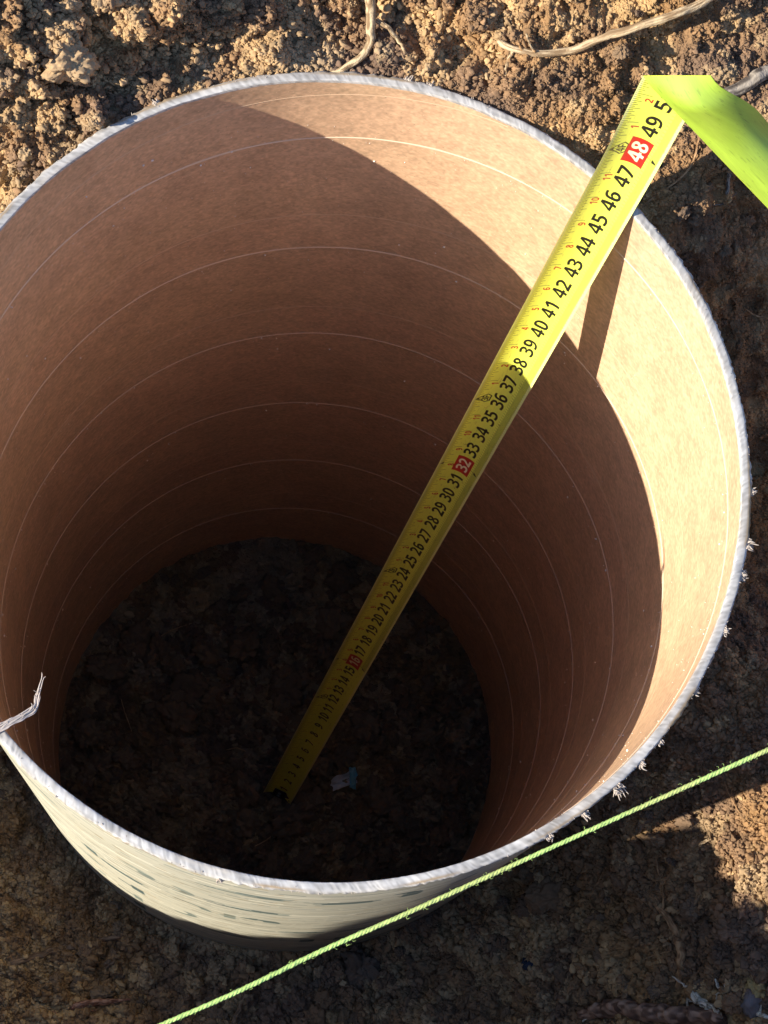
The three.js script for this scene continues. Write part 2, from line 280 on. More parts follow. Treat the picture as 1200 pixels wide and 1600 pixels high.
{ // the sawn top edge: pale layered board, ragged
  const na = 1400, prof = [[0, -0.0016], [0.0001, 0.0005], [0.0005, 0.0009], [0.0018, 0.00095], [0.0034, 0.00095], [0.0047, 0.0008], [0.0052, 0.0003], [0.0054, -0.0012], [0.0050, -0.0034]];
  const pos = [], col = [], idx = [];
  for (let i = 0; i <= na; i++) {
    const t = (i % na) / na * 2 * Math.PI, s = Math.sin(t), c = -Math.cos(t);
    prof.forEach(([dr, dy], j) => {
      const n = (j > 0 && j < 8) ? 0.0002 * vnoise(i * 0.17, j * 0.9, 3) + 0.00012 * vnoise(i * 0.83 + j * 1.1, j * 0.4, 9) : 0, n2 = (j > 7 ? 0 : j > 5 ? 0.0013 * (0.4 + Math.abs(vnoise(i * 0.031, 4, 4))) : j < 2 ? 0.0001 : 0.0002) * (j > 5 ? 0.5 + 0.5 * vnoise(i * 0.47, j, 21) : vnoise(i * 0.47, j, 21));
      const r = RIN - 0.0001 + dr + n2; pos.push(r * s, rimY(t) + dy + n, r * c);
      const ly = 0.84 + 0.2 * vnoise(i * 0.06, j * 2.3, 5) + 0.3 * vnoise(i * 0.9 + j * 0.8, j * 0.5, 2), soil = sstep(0.25, 0.6, vnoise(s * 6 + 4, j * 0.4, c * 6)) * (j > 4 ? 1 : 0.2);
      col.push(lerp(ly, 0.62, soil), lerp(ly, 0.47, soil), lerp(ly, 0.3, soil));
    });
    if (i < na) for (let j = 0; j < prof.length - 1; j++) { const a = i * prof.length + j, b = a + prof.length; idx.push(a, b, a + 1, a + 1, b, b + 1); }
  }
  const g = new THREE.BufferGeometry(); g.setAttribute('position', new THREE.Float32BufferAttribute(pos, 3)); g.setAttribute('color', new THREE.Float32BufferAttribute(col, 3)); g.setIndex(idx); g.computeVertexNormals();
  const m = inTube(mesh('cut_edge', g, edgeMat, tube)); m.userData.label = 'pale ragged sawn top edge';
}
// spiral seams of the liner
function helix(y0, wide, deep) {
  const pitch = 0.186, n = 7 * 260, pos = [], idx = [];
  let rows = 0;
  for (let i = 0; i < n; i++) {
    const th = -i / 260 * 2 * Math.PI + Math.PI, deg = th * 180 / Math.PI, y = y0 + pitch * (deg + 17) / 360 + 0.0012 * vnoise(i * 0.05, y0 * 9, 1);
    if (y > -0.004 || y < FLOOR_Y) continue;
    const w = wide * (0.9 + 0.5 * vnoise(i * 0.07, 2, y0) + 0.35 * vnoise(i * 0.5, 2, y0)), s = Math.sin(th), c = -Math.cos(th);
    [[w, 0.00003], [w * 0.5, deep], [-w * 0.5, deep], [-w, 0.00003]].forEach(([dy, dr]) => pos.push((RIN - dr) * s, y + dy, (RIN - dr) * c));
    if (rows) for (let j = 0; j < 3; j++) { const a = (rows - 1) * 4 + j, b = a + 4; idx.push(a, b, a + 1, a + 1, b, b + 1); }
    rows++;
  }
  const g = new THREE.BufferGeometry(); g.setAttribute('position', new THREE.Float32BufferAttribute(pos, 3)); g.setIndex(idx); g.computeVertexNormals(); return g;
}
inTube(mesh('seam', helix(-0.080, 0.00095, 0.00045), seamMat, tube));
inTube(mesh('seam', helix(-0.019, 0.0006, 0.0002), linerMat.clone(), tube)).material.map = null;
tube.children[tube.children.length - 1].material.vertexColors = false;
tube.children[tube.children.length - 1].material.bumpMap = null;
tube.children[tube.children.length - 1].material.color.setRGB(0.68, 0.47, 0.29);
{ // paper dust stuck to the liner
  const n = 1500, im = new THREE.InstancedMesh(crumbGeos[0], new THREE.MeshStandardMaterial({ color: new THREE.Color().setRGB(0.85, 0.78, 0.68), roughness: 1 }), n), M = new THREE.Matrix4(), q = new THREE.Quaternion();
  im.name = 'paper_dust'; im.userData = { kind: 'stuff', label: 'fine pale paper dust stuck to the inside wall' };
  for (let k = 0; k < n; k++) { const th = rr(0, 6.2832), turn = Math.floor(rnd() * 6), yy = rnd() < 0.45 ? -0.06 - 1.0 * Math.pow(rnd(), 1.4) : clamp(-0.080 + 0.186 * ((((th * 180 / Math.PI + 180) % 360) - 180 + 17) / 360) - 0.186 * turn - 0.045 * rnd() * rnd(), -1.1, -0.01), s = 0.00022 * Math.pow(4, Math.pow(rnd(), 5)); M.compose(V((RIN - 0.0002) * Math.sin(th), yy, -(RIN - 0.0002) * Math.cos(th)), q.set(rnd(), rnd(), rnd(), 1).normalize(), V(s, s, s)); im.setMatrixAt(k, M); }
  inTube(im); tube.add(im);
}

// ---------------------------------------------------------------- the tape measure blade
const INCH = 0.0254, BLADE = 0.0315;
const tape = thing('tape_measure', 'yellow steel tape measure blade leaning out of the tube, folded over at the top', 'tape measure');
const TP0 = V(0.01644, -1.1385, 0.0494), TP1 = V(0.10490, -0.00050, -0.19600);
const tDir = TP1.clone().sub(TP0).normalize();
tape.position.copy(TP0);
const wTable = [[0, V(0.989, -0.047, 0.138)], [16, V(0.989, -0.047, 0.138)], [24, V(0.993, -0.054, 0.108)], [32, V(0.995, -0.061, 0.077)], [40, V(0.997, -0.069, 0.042)], [48, V(0.997, -0.077, 0.006)], [60, V(0.997, -0.077, 0.003)]];
const acrossAt = (t) => { let i = 1; while (i < wTable.length - 1 && wTable[i][0] < t) i++; const u = clamp((t - wTable[i - 1][0]) / (wTable[i][0] - wTable[i - 1][0]), 0, 1); const w = wTable[i - 1][1].clone().lerp(wTable[i][1], u); return w.addScaledVector(tDir, -w.dot(tDir)).normalize(); };
const FOLD_L = 50.55, FOLD_R = 51.25; // where the crease meets the two edges, in inches
// point on the printed blade: t inches along, s -1 (left edge) .. 1 (right edge); hollow towards the reader
function bladePoint(t, s, lift) {
  const w = acrossAt(t), n = new THREE.Vector3().crossVectors(w, tDir).normalize();
  const flat = sstep(0, 3.2, (FOLD_L + FOLD_R) / 2 - t) * (0.75 + 0.25 * sstep(0, 5, t)), sag = 0.0075 * flat;
  const p = TP0.clone().addScaledVector(tDir, t * INCH).addScaledVector(w, s * BLADE / 2 * (1 - 0.02 * flat));
  return p.addScaledVector(n, sag * (s * s - 0.4) + lift).sub(TP0);
}
function sheet(nu, nv, fn, uvFn, flip) {
  const pos = [], uv = [], idx = [];
  for (let i = 0; i <= nu; i++) for (let j = 0; j <= nv; j++) { const p = fn(i / nu, j / nv); pos.push(p.x, p.y, p.z); uv.push(...uvFn(i / nu, j / nv)); if (i < nu && j < nv) { const a = i * (nv + 1) + j, b = a + nv + 1; flip ? idx.push(a, b, a + 1, a + 1, b, b + 1) : idx.push(a, a + 1, b, a + 1, b + 1, b); } }
  const g = new THREE.BufferGeometry(); g.setAttribute('position', new THREE.Float32BufferAttribute(pos, 3)); g.setAttribute('uv', new THREE.Float32BufferAttribute(uv, 2)); g.setIndex(idx); g.computeVertexNormals(); return g;
}
function tapePrint(from, to) { // inches from..to; x along the blade, y across with the top edge of the print on the left edge of the blade
  const W = 2048, ppi = W / (to - from), H = Math.round(BLADE / INCH * ppi), mm = ppi / 25.4, cv = document.createElement('canvas'); cv.width = W; cv.height = H; const g = cv.getContext('2d');
  g.fillStyle = '#eef45e'; g.fillRect(0, 0, W, H);
  g.fillStyle = 'rgba(238,240,170,0.75)'; g.fillRect(0, 0, W, H * 0.055); g.fillRect(0, H * 0.945, W, H * 0.055);
  for (let k = 0; k < 900; k++) { g.fillStyle = `rgba(120,105,40,${rr(0.03, 0.16)})`; g.fillRect(rnd() * W, rnd() * H, rr(1, 34), rr(1, 3)); } for (let k = 0; k < 70; k++) { g.fillStyle = `rgba(110,84,48,${rr(0.08, 0.3)})`; g.beginPath(); g.ellipse(rnd() * W, rnd() * H, rr(1, 7), rr(1, 4), rnd() * 3, 0, 6.3); g.fill(); }
  const X = (t) => (t - from) * ppi;
  const txt = (str, t, yMid, hgt, stretch, color, bold) => { g.save(); g.translate(X(t), yMid); g.scale(stretch, 1); g.font = `${bold ? 'bold ' : ''}${hgt / 0.72}px sans-serif`; g.textAlign = 'center'; g.textBaseline = 'alphabetic'; g.fillStyle = color; g.fillText(str, 0, hgt / 2); g.restore(); };
  for (let q = Math.ceil(from * 32); q <= to * 32; q++) {
    const t = q / 32, k = q % 32 === 0 ? 5 : q % 16 === 0 ? 4 : q % 8 === 0 ? 3 : q % 4 === 0 ? 2 : q % 2 === 0 ? 1 : 0, inch = Math.round(t);
    g.fillStyle = 'rgba(40,40,18,0.92)';
    if (k > 0) g.fillRect(X(t) - 0.16 * mm, 0.6 * mm, 0.34 * mm, [0, 3.0, 4.2, 5.2, 6.6, 9.4][k] * mm);
    if (t >= 16) { g.fillStyle = 'rgba(70,78,20,0.85)'; g.fillRect(X(t) - 0.12 * mm, H - 6.4 * mm + (k > 1 ? -0.8 : 0.8) * mm, 0.24 * mm, (k > 1 ? 6 : 4) * mm); }
    if (k === 5 && inch > 0) {
      const foot = inch % 12 === 0, stud = inch % 16 === 0, small = inch % 12;
      if (inch > 12 && !foot) txt(String(small), t - 0.16, 9.2 * mm, 4.3 * mm, 1.15, '#c0261c', true);
      if (foot) { g.fillStyle = '#16160e'; g.strokeStyle = '#16160e'; g.lineWidth = 0.75 * mm; g.beginPath(); g.moveTo(X(t), 2.2 * mm); g.lineTo(X(t) - 5.6 * mm, 8.6 * mm); g.lineTo(X(t) - 3.6 * mm, 11.2 * mm); g.lineTo(X(t) + 3.6 * mm, 11.2 * mm); g.lineTo(X(t) + 5.6 * mm, 8.6 * mm); g.closePath(); g.stroke(); txt(inch / 12 + 'F', t, 8.0 * mm, 4.6 * mm, 1.1, '#16160e', true); g.beginPath(); g.moveTo(X(t), 1.4 * mm); g.lineTo(X(t) - 2 * mm, 4 * mm); g.lineTo(X(t) + 2 * mm, 4 * mm); g.fill(); }
      const yc = H * 0.555, hgt = (inch < 10 ? 8.6 : 9.6) * mm;
      if (stud) {
        g.fillStyle = '#c8281c'; g.fillRect(X(t) - 12 * mm, yc - 6.4 * mm, 24 * mm, 12.8 * mm); txt(String(inch), t, yc, hgt * 0.95, 1.3, '#f4f0c0', true);
        g.fillStyle = '#16160e'; for (const [y0, y1] of [[3.4, 0.8], [H / mm - 4.6, H / mm - 1.6]]) { g.beginPath(); g.moveTo(X(t), y1 * mm); g.lineTo(X(t) - 1.5 * mm, y0 * mm); g.lineTo(X(t) + 1.5 * mm, y0 * mm); g.fill(); }
        g.fillRect(X(t) - 0.2 * mm, H - 8 * mm, 0.4 * mm, 4 * mm);
      } else txt(String(inch), t, yc, hgt, 1.32, '#1a1a12', true);
    }
  }
  const tx = new THREE.CanvasTexture(cv); tx.colorSpace = THREE.SRGBColorSpace; tx.anisotropy = 8; return tx;
}
const bladeGloss = { roughness: 0.5, clearcoat: 0.7, clearcoatRoughness: 0.42 };
const scuffs = grainTexture(512, 9, (i, j, n) => { const m = tileNoise(i, j, n, 12, 61), f = tileNoise(i, j * 3, n, 96, 62), s = hash3(i >> 1, j >> 1, 63), k = 0.93 + 0.10 * (m - 0.5) + 0.08 * (f - 0.5) - (s > 0.997 ? 0.35 : 0) - (tileNoise(i, j, n, 40, 64) > 0.9 ? 0.12 : 0); return [k, k, k * 0.97]; }, true);
const backMat = new THREE.MeshPhysicalMaterial({ color: new THREE.Color().setRGB(0.42, 0.60, 0.055), map: scuffs, ...bladeGloss });
const blade = new THREE.Group(); blade.name = 'blade'; tape.add(blade);
for (const [a, b] of [[0.12, 17.4], [17.4, 34.6], [34.6, 51.6]]) {
  const tex = tapePrint(a, b), last = b > 50;
  const at = (u, v) => { const s = v * 2 - 1, end = last ? lerp(FOLD_L, FOLD_R, v) : b; return [lerp(a, end, u), s]; };
  mesh('printed_face', sheet(160, 14, (u, v) => bladePoint(...at(u, v), 0.0002), (u, v) => [(at(u, v)[0] - a) / (b - a), 1 - v], false), new THREE.MeshPhysicalMaterial({ map: tex, ...bladeGloss }), blade);
  mesh('back_face', sheet(120, 14, (u, v) => bladePoint(...at(u, v), -0.0001), (u, v) => [u, v], true), backMat, blade);
}
{ // beyond the crease the blade turns over and runs down to the right, back side up
  const A = bladePoint(FOLD_L, -1, 0), B = bladePoint(FOLD_R, 1, 0), c = B.clone().sub(A).normalize(), ph = 174 * Math.PI / 180;
  const v0 = tDir.clone().multiplyScalar(Math.cos(ph)).addScaledVector(new THREE.Vector3().crossVectors(c, tDir), Math.sin(ph)).addScaledVector(c, c.dot(tDir) * (1 - Math.cos(ph)));
  const w0 = B.clone().sub(A).addScaledVector(v0, -B.clone().sub(A).dot(v0)).normalize(), n0 = new THREE.Vector3().crossVectors(v0, w0).normalize();
  if (n0.y < 0) n0.negate();
  const LEN = 0.36;
  const AB = B.clone().sub(A), offV = AB.dot(v0), offW = AB.dot(w0);
  const pt = (u, v, lift) => { // flat at the crease, then hollowing and rolling over to the right
    const s = v * 2 - 1, d = u * LEN, arch = 0.009 * sstep(0, 0.022, d), round = 0.0016 * (1 - sstep(0, 0.006, d)), tw = 0.9 * sstep(0.0, 0.07, d);
    const w = w0.clone().multiplyScalar(Math.cos(tw)).addScaledVector(n0, -Math.sin(tw)), n = n0.clone().multiplyScalar(Math.cos(tw)).addScaledVector(w0, Math.sin(tw));
    return A.clone().addScaledVector(v0, d + offV * v).addScaledVector(w, offW * v).addScaledVector(n, lift + arch * (1 - s * s)).addScaledVector(n0, 0.0016 - round - 0.25 * Math.max(0, d - 0.13) ** 2);
  };
  mesh('folded_back_face', sheet(90, 14, (u, v) => pt(u, v, 0.0002), (u, v) => [u, v], true), backMat, blade);
  mesh('folded_print_face', sheet(90, 14, (u, v) => pt(u, v, -0.0002), (u, v) => [u, v], false), new THREE.MeshPhysicalMaterial({ color: new THREE.Color().setRGB(0.74, 0.76, 0.05), ...bladeGloss }), blade);
}
{ // end hook: bent steel tab with two rivets
  const hookMat = new THREE.MeshStandardMaterial({ color: 0x2a2a28, metalness: 0.8, roughness: 0.5 });
  const w = acrossAt(0), n = new THREE.Vector3().crossVectors(w, tDir).normalize(), M = new THREE.Matrix4().makeBasis(w, tDir, n);
  const plate = new THREE.BoxGeometry(0.013, 0.020, 0.0011); plate.translate(0, 0.011, 0.0003);
  const tab = new THREE.BoxGeometry(0.021, 0.0012, 0.009); tab.translate(0, 0.0006, -0.0045);
  const h = mesh('end_hook', mergeGeometries([plate, tab]).applyMatrix4(M), hookMat, tape);
  for (const y of [0.007, 0.015]) { const r = new THREE.CylinderGeometry(0.0019, 0.0022, 0.001, 14); r.rotateX(Math.PI / 2); r.translate(0, y, 0.0012); mesh('rivet', r.applyMatrix4(M), new THREE.MeshStandardMaterial({ color: 0x8c8c88, metalness: 0.9, roughness: 0.35 }), h); }
}

// ---------------------------------------------------------------- where the loose things lie (metres, on the soil)
const AT = {
  rootA: [[-0.0586,0.0238,-0.2623],[-0.0532,0.0048,-0.2488],[-0.0527,-0.0022,-0.2398],[-0.059,-0.0044,-0.2315],[-0.0695,-0.0048,-0.224]],
  rootA2: [[-0.053,0.0083,-0.2564],[-0.0446,0.0121,-0.253],[-0.0367,0.0067,-0.25],[-0.0311,0.0082,-0.2439],[-0.0274,0.0047,-0.2427]],
  rootB: [[0.0176,0.0232,-0.2598],[0.0281,0.0237,-0.256],[0.0566,0.0241,-0.2633],[0.0816,0.0353,-0.2765],[0.1067,0.0422,-0.291],[0.1316,0.0495,-0.3131]],
  rootB2: [[0.0324,0.0306,-0.2644],[0.0358,0.0294,-0.2599],[0.0398,0.0255,-0.2569]],
  rootB3: [[0.041,0.0221,-0.2557],[0.0428,0.0136,-0.2471],[0.0362,0.002,-0.238]],
  rootC: [[0.1513,0.0096,-0.273],[0.1612,0.0151,-0.2821],[0.1731,0.0168,-0.2945]],
  rootD: [[0.1456,0.0037,-0.2507],[0.1469,-0.0075,-0.2373],[0.1395,-0.0111,-0.2238],[0.1311,-0.0151,-0.2143],[0.1261,-0.0187,-0.2066]],
  rootE: [[0.1678,-0.0061,-0.2428],[0.1714,-0.0206,-0.2407],[0.1727,-0.0242,-0.2329]],
  rootE2: [[0.1665,-0.0247,-0.2251],[0.1732,-0.0282,-0.2296],[0.1789,-0.0288,-0.239]],
  rootF: [[0.2165,-0.129,-0.2117],[0.2253,-0.1421,-0.2149],[0.2337,-0.142,-0.2153]],
  rootG: [[0.293,-0.3775,0.127],[0.3019,-0.3798,0.1357],[0.3111,-0.3769,0.1424],[0.321,-0.3787,0.1555],[0.3258,-0.3798,0.1655],[0.3314,-0.3878,0.1841]],
  rootG2: [[0.2871,-0.3625,0.1054],[0.2912,-0.3643,0.1124],[0.2981,-0.3683,0.1215],[0.3048,-0.3765,0.1351]],
  rootG3: [[0.3041,-0.4093,0.1716],[0.3106,-0.4016,0.1658],[0.32,-0.3861,0.16]],
  straw: [[0.322,-0.3909,0.1781],[0.3339,-0.3892,0.1833],[0.3479,-0.3695,0.1911],[0.3592,-0.3679,0.1967],[0.3361,-0.3852,0.186],[0.3507,-0.3698,0.1925],[0.3365,-0.3864,0.1904],[0.3528,-0.3705,0.195],[0.3504,-0.3644,0.1837],[0.3564,-0.3663,0.1908]],
  fork: [[0.3464,-0.3603,0.1737],[0.3536,-0.362,0.1805],[0.3577,-0.3573,0.1862],[0.3618,-0.3559,0.1926],[0.355,-0.3571,0.1793],[0.3504,-0.3644,0.1837]],
  bark: [[0.2771,-0.4651,0.2186],[0.2958,-0.4392,0.2088],[0.3127,-0.406,0.2063],[0.3359,-0.3864,0.2024],[0.3589,-0.3696,0.1977]],
  bits: [[0.3727,-0.3409,0.1887],[0.3779,-0.3334,0.1895],[0.3836,-0.3289,0.1901],[0.3766,-0.3312,0.1812],[0.3767,-0.3399,0.1964]],
  sliver: [[-0.1061,-0.6581,0.322],[-0.0792,-0.651,0.3125],[-0.0438,-0.6533,0.2977]],
  rootH: [[-0.1434,-0.6444,0.2995],[-0.1261,-0.6516,0.2855],[-0.1044,-0.6636,0.272],[-0.0858,-0.6577,0.2614],[-0.0668,-0.6539,0.2526]],
  twig: [[0.0395,-0.6566,0.2926],[0.0422,-0.6591,0.2786],[0.0423,-0.6649,0.2651],[0.0411,-0.6524,0.2531]],
  stub: [[0.3071,-0.3253,0.0936],[0.3102,-0.3183,0.0906],[0.3131,-0.3144,0.0874]],
  rootI: [[0.3062,-0.285,0.0523],[0.3138,-0.2888,0.0607],[0.3252,-0.2883,0.0707],[0.3396,-0.2798,0.0739]],
  rootI2: [[0.3125,-0.2821,0.053],[0.3138,-0.2888,0.0607]],
  rootJ: [[0.3318,-0.3279,0.1212],[0.3429,-0.3177,0.1297],[0.348,-0.3145,0.1351]],
  stones: [[0.2359,-0.4738,0.1396],[0.24,-0.5006,0.1885],[0.2812,-0.3504,0.0945],[0.3725,-0.3302,0.1714],[0.3743,-0.336,0.1817],[0.1244,-0.6514,0.2196],[-0.2083,0.0243,-0.1696],[-0.2148,0.0378,-0.1973],[-0.2216,-0.0164,-0.1267],[0.0026,-0.6617,0.2825],[0.2748,-0.4439,0.1732],[0.2115,-0.5344,0.1755],[-0.0279,-0.6694,0.2647],[0.1531,0.0197,-0.294],[-0.0098,0.015,-0.2582],[-0.1038,-0.0115,-0.2102]],
};

// ---------------------------------------------------------------- roots, straws, stones, string and scraps
function limb(pts, radii, o = {}) { // knobbly tapering stalk through the points
  const curve = new THREE.CatmullRomCurve3(pts), n = o.n || Math.max(14, pts.length * 9), m = o.m || 9, fr = curve.computeFrenetFrames(n), pos = [], uv = [], idx = [], sd = o.seed || 1, kn = o.knob ?? 0.22;
  for (let i = 0; i <= n; i++) {
    const u = i / n, c = curve.getPointAt(u), f = u * (radii.length - 1), a = Math.min(radii.length - 2, Math.floor(f)), r = lerp(radii[a], radii[a + 1], f - a), j0 = V(vnoise(u * 14, sd, 1), vnoise(u * 14, sd, 5), vnoise(u * 14, sd, 9)).multiplyScalar(r * (o.wander ?? 0.35));
    for (let j = 0; j < m; j++) {
      const t = j / m * 2 * Math.PI, k = (i === 0 || i === n ? 0.45 : 1) * r * (1 + kn * vnoise(u * n * 0.45, Math.cos(t) * 1.6 + sd * 3, Math.sin(t) * 1.6));
      const p = c.clone().add(j0).addScaledVector(fr.normals[i], k * Math.cos(t) * (o.flat || 1)).addScaledVector(fr.binormals[i], k * Math.sin(t) * (o.flatB || 1)); pos.push(p.x, p.y, p.z); uv.push(j / m * 0.3, u * n * 0.02);
      if (i < n) { const q = i * m + j, w = i * m + (j + 1) % m; idx.push(q, w, q + m, w, w + m, q + m); }
    }
  }
  const b = pos.length / 3; for (const e of [0, n]) { const c = curve.getPointAt(e / n); pos.push(c.x, c.y, c.z); uv.push(0, 0); }
  for (let j = 0; j < m; j++) { idx.push(b, (j + 1) % m, j); idx.push(b + 1, n * m + j, n * m + (j + 1) % m); }
  const g = new THREE.BufferGeometry(); g.setAttribute('position', new THREE.Float32BufferAttribute(pos, 3)); g.setAttribute('uv', new THREE.Float32BufferAttribute(uv, 2)); g.setIndex(idx); g.computeVertexNormals(); return g;
}
const barkTex = (dark, light, seed) => grainTexture(256, seed, (i, j, n) => { const k = 0.55 * tileNoise(i, j >> 2, n, 64, seed) + 0.45 * tileNoise(i, j, n, 24, seed + 1); return [0, 1, 2].map((q) => lerp(dark[q], light[q], sstep(0.25, 0.7, k))); }, true);
const rootMat = (dark, light, seed) => new THREE.MeshStandardMaterial({ map: barkTex(dark, light, seed), roughness: 0.9, bumpMap: soilBump, bumpScale: 0.0005 });
const M_PALE = rootMat([0.52, 0.42, 0.30], [0.80, 0.71, 0.56], 41), M_GREY = rootMat([0.30, 0.27, 0.24], [0.62, 0.58, 0.52], 43), M_TAN = rootMat([0.56, 0.42, 0.28], [0.80, 0.64, 0.46], 45), M_SOILED = rootMat([0.40, 0.31, 0.23], [0.60, 0.49, 0.38], 47), M_STRAW = rootMat([0.74, 0.69, 0.58], [0.95, 0.92, 0.84], 49), M_WOOD = rootMat([0.50, 0.33, 0.24], [0.76, 0.57, 0.45], 51), M_BARK = rootMat([0.42, 0.31, 0.24], [0.72, 0.58, 0.47], 53);
const P = (a, lift = 0) => V(a[0], a[1] + lift, a[2]);
const along = (key, lifts) => AT[key].map((a, i) => P(a, Array.isArray(lifts) ? lifts[i] : lifts || 0));
function root(name, label, mat, main, radii, twigs = [], group = 'roots in the soil') {
  const t = thing(name, label, 'root', group); t.position.copy(main[0]);
  const put = (nm, pts, rd, o) => { const m = mesh(nm, limb(pts, rd, o), mat, t); m.position.copy(main[0]).negate(); };
  put('stem', main, radii, { seed: used[name] + 2 });
  twigs.forEach(([pts, rd], i) => put('rootlet', pts, rd, { seed: i + 5 + main[0].x * 50 }));
  return t;
}
const MM = 0.001;
root('root', 'pale curved root hanging down the bank behind the top of the tube rim', M_PALE, [P(AT.rootA[0], 0.035).add(V(-0.004, 0, -0.012)), ...along('rootA', [0.008, 0.008, 0.008, 0.006, 0.002])], [3.3 * MM, 3.2 * MM, 3.0 * MM, 2.7 * MM, 2.2 * MM, 1.4 * MM], [[along('rootA2', [0.006, 0.004, 0.004, 0.004, 0.001]), [1.6 * MM, 1.4 * MM, 1.0 * MM, 0.5 * MM]]]);
root('root', 'long pale branching root jutting from the bank above the tape fold', M_PALE, [...along('rootB', [0.004, 0.006, 0.008, 0.012, 0.014, 0.012]), P(AT.rootB[5], 0.02).add(V(0.03, 0.01, -0.03))], [1.9 * MM, 2.3 * MM, 2.3 * MM, 2.5 * MM, 2.6 * MM, 2.8 * MM], [[along('rootB2', [0.006, 0.006, 0.007]), [0.5 * MM, 0.6 * MM, 0.7 * MM]], [along('rootB3', [0.007, 0.003, 0.001]), [0.7 * MM, 0.5 * MM, 0.3 * MM]], [[P(AT.rootB[1], 0.006), P(AT.rootB[1], -0.002).add(V(-0.001, 0, 0.006)), P(AT.rootB[1], -0.008).add(V(0, 0, 0.011))], [1.4 * MM, 1 * MM, 0.6 * MM]]]);
root('root', 'thick dark grey root at the right edge beside the tape fold', M_GREY, [P(AT.rootC[0], -0.004), ...along('rootC', 0.004), P(AT.rootC[2], 0.004).add(V(0.04, 0.0, -0.03))], [3.4 * MM, 4.2 * MM, 4.4 * MM, 4.8 * MM, 5 * MM]);
root('root', 'thin wiry root curving over sunlit soil beside the tape blade', M_TAN, along('rootD', [0.002, 0.003, 0.002, 0.002, 0.001]), [0.7 * MM, 0.7 * MM, 0.6 * MM, 0.5 * MM, 0.4 * MM]);
root('root', 'small shaded root below the folded tape on the right', M_GREY, along('rootE', 0.003), [1.5 * MM, 1.3 * MM, 1.1 * MM], [[along('rootE2', 0.002), [0.5 * MM, 0.4 * MM, 0.3 * MM]]]);
root('root', 'thin pale root end in the shade right of the tube rim', M_PALE, along('rootF', 0.002), [0.3 * MM, 0.5 * MM, 0.6 * MM]);
root('root', 'brown bent root with a thin pale rootlet below the green string', M_TAN, along('rootG', [0.006, 0.005, 0.006, 0.006, 0.004, -0.001]), [2.4 * MM, 2.1 * MM, 2.7 * MM, 3.0 * MM, 2.7 * MM, 2.2 * MM], [[along('rootG2', [0.01, 0.006, 0.005, 0.003]), [0.6 * MM, 0.8 * MM, 0.9 * MM, 1.0 * MM]], [along('rootG3', 0.003), [0.35 * MM, 0.5 * MM, 0.6 * MM]]]);
root('root', 'soil covered root lying left of the tube foot', M_SOILED, along('rootH', 0.003), [2.6 * MM, 2.6 * MM, 2.8 * MM, 2.4 * MM, 1.6 * MM]);
root('root', 'crooked grey twig standing under the lower end of the string', M_SOILED, along('twig', [0.006, 0.012, 0.018, 0.02]), [2.2 * MM, 2.0 * MM, 1.8 * MM, 1.0 * MM]);
root('root', 'short pale root stub at the edge of the sunlit patch', M_PALE, along('stub', [0.006, 0.004, 0.001]), [1.0 * MM, 1.1 * MM, 1.2 * MM]);
root('root', 'fine forked rootlet crossing the tube shadow edge at lower right', M_TAN, along('rootI', 0.002), [0.35 * MM, 0.45 * MM, 0.5 * MM, 0.4 * MM], [[along('rootI2', 0.002), [0.3 * MM, 0.4 * MM]]]);
{ // tuft of torn straw
  const t = thing('straw_tuft', 'tuft of pale torn straw lying at the bottom right', 'straw'); const s = along('straw', 0.009), o = s[3]; t.position.copy(o);
  for (const [i, j, r, lift] of [[0, 3, 1.1, 0.006], [1, 2, 1.3, 0.009], [4, 5, 0.9, 0.004], [6, 7, 0.9, 0.003], [8, 9, 0.7, 0.007], [1, 7, 0.6, 0.002], [4, 9, 0.8, 0.011], [2, 3, 1.2, 0.005]]) {
    const a = s[i].clone().setY(s[i].y + lift), b = s[j].clone().setY(s[j].y + lift * 0.3), c = a.clone().lerp(b, 0.5).add(V(rr(-1, 1), rr(0, 2), rr(-1, 1)).multiplyScalar(0.002));
    const m = mesh('straw', limb([a, c, b], [r * 0.8 * MM, r * 2.0 * MM, r * 1.8 * MM], { flat: 0.5, seed: i + 3, wander: 0.6 }), M_STRAW, t); m.position.copy(o).negate();
  }
}
root('forked_twig', 'small pale forked twig standing beside the straw tuft', M_STRAW, [AT.fork[3], AT.fork[2], AT.fork[1], AT.fork[0]].map((a, i) => P(a, 0.001 + i * 0.004)), [1.6 * MM, 1.5 * MM, 1.3 * MM, 0.8 * MM], [[[P(AT.fork[2], 0.006), P(AT.fork[4], 0.01), P(AT.fork[4], 0.016).add(V(-0.003, 0, -0.003))], [0.7 * MM, 0.6 * MM, 0.3 * MM]], [[P(AT.fork[1], 0.009), P(AT.fork[5], 0.01)], [0.7 * MM, 0.3 * MM]]], 'twigs at lower right');
root('forked_twig', 'knobbly white root fragment in the bottom right corner', M_STRAW, [P(AT.bits[0], 0.003), P(AT.bits[1], 0.004), P(AT.bits[2], 0.004)], [1.0 * MM, 1.6 * MM, 1.4 * MM], [[[P(AT.bits[1], 0.004), P(AT.bits[3], 0.005)], [1.0 * MM, 0.5 * MM]]], 'twigs at lower right');
root('forked_twig', 'curled pale root hair lying on the brown bark', M_STRAW, [V(0.3375, -0.376, 0.185), V(0.3400, -0.374, 0.193), V(0.3445, -0.370, 0.196), V(0.349, -0.369, 0.1955)].map((v, i) => { const a = AT.straw[6]; return V(v.x, a[1] + 0.006 + i * 0.003, v.z + 0.004); }), [0.9 * MM, 1.0 * MM, 0.7 * MM, 0.4 * MM], [], 'twigs at lower right');
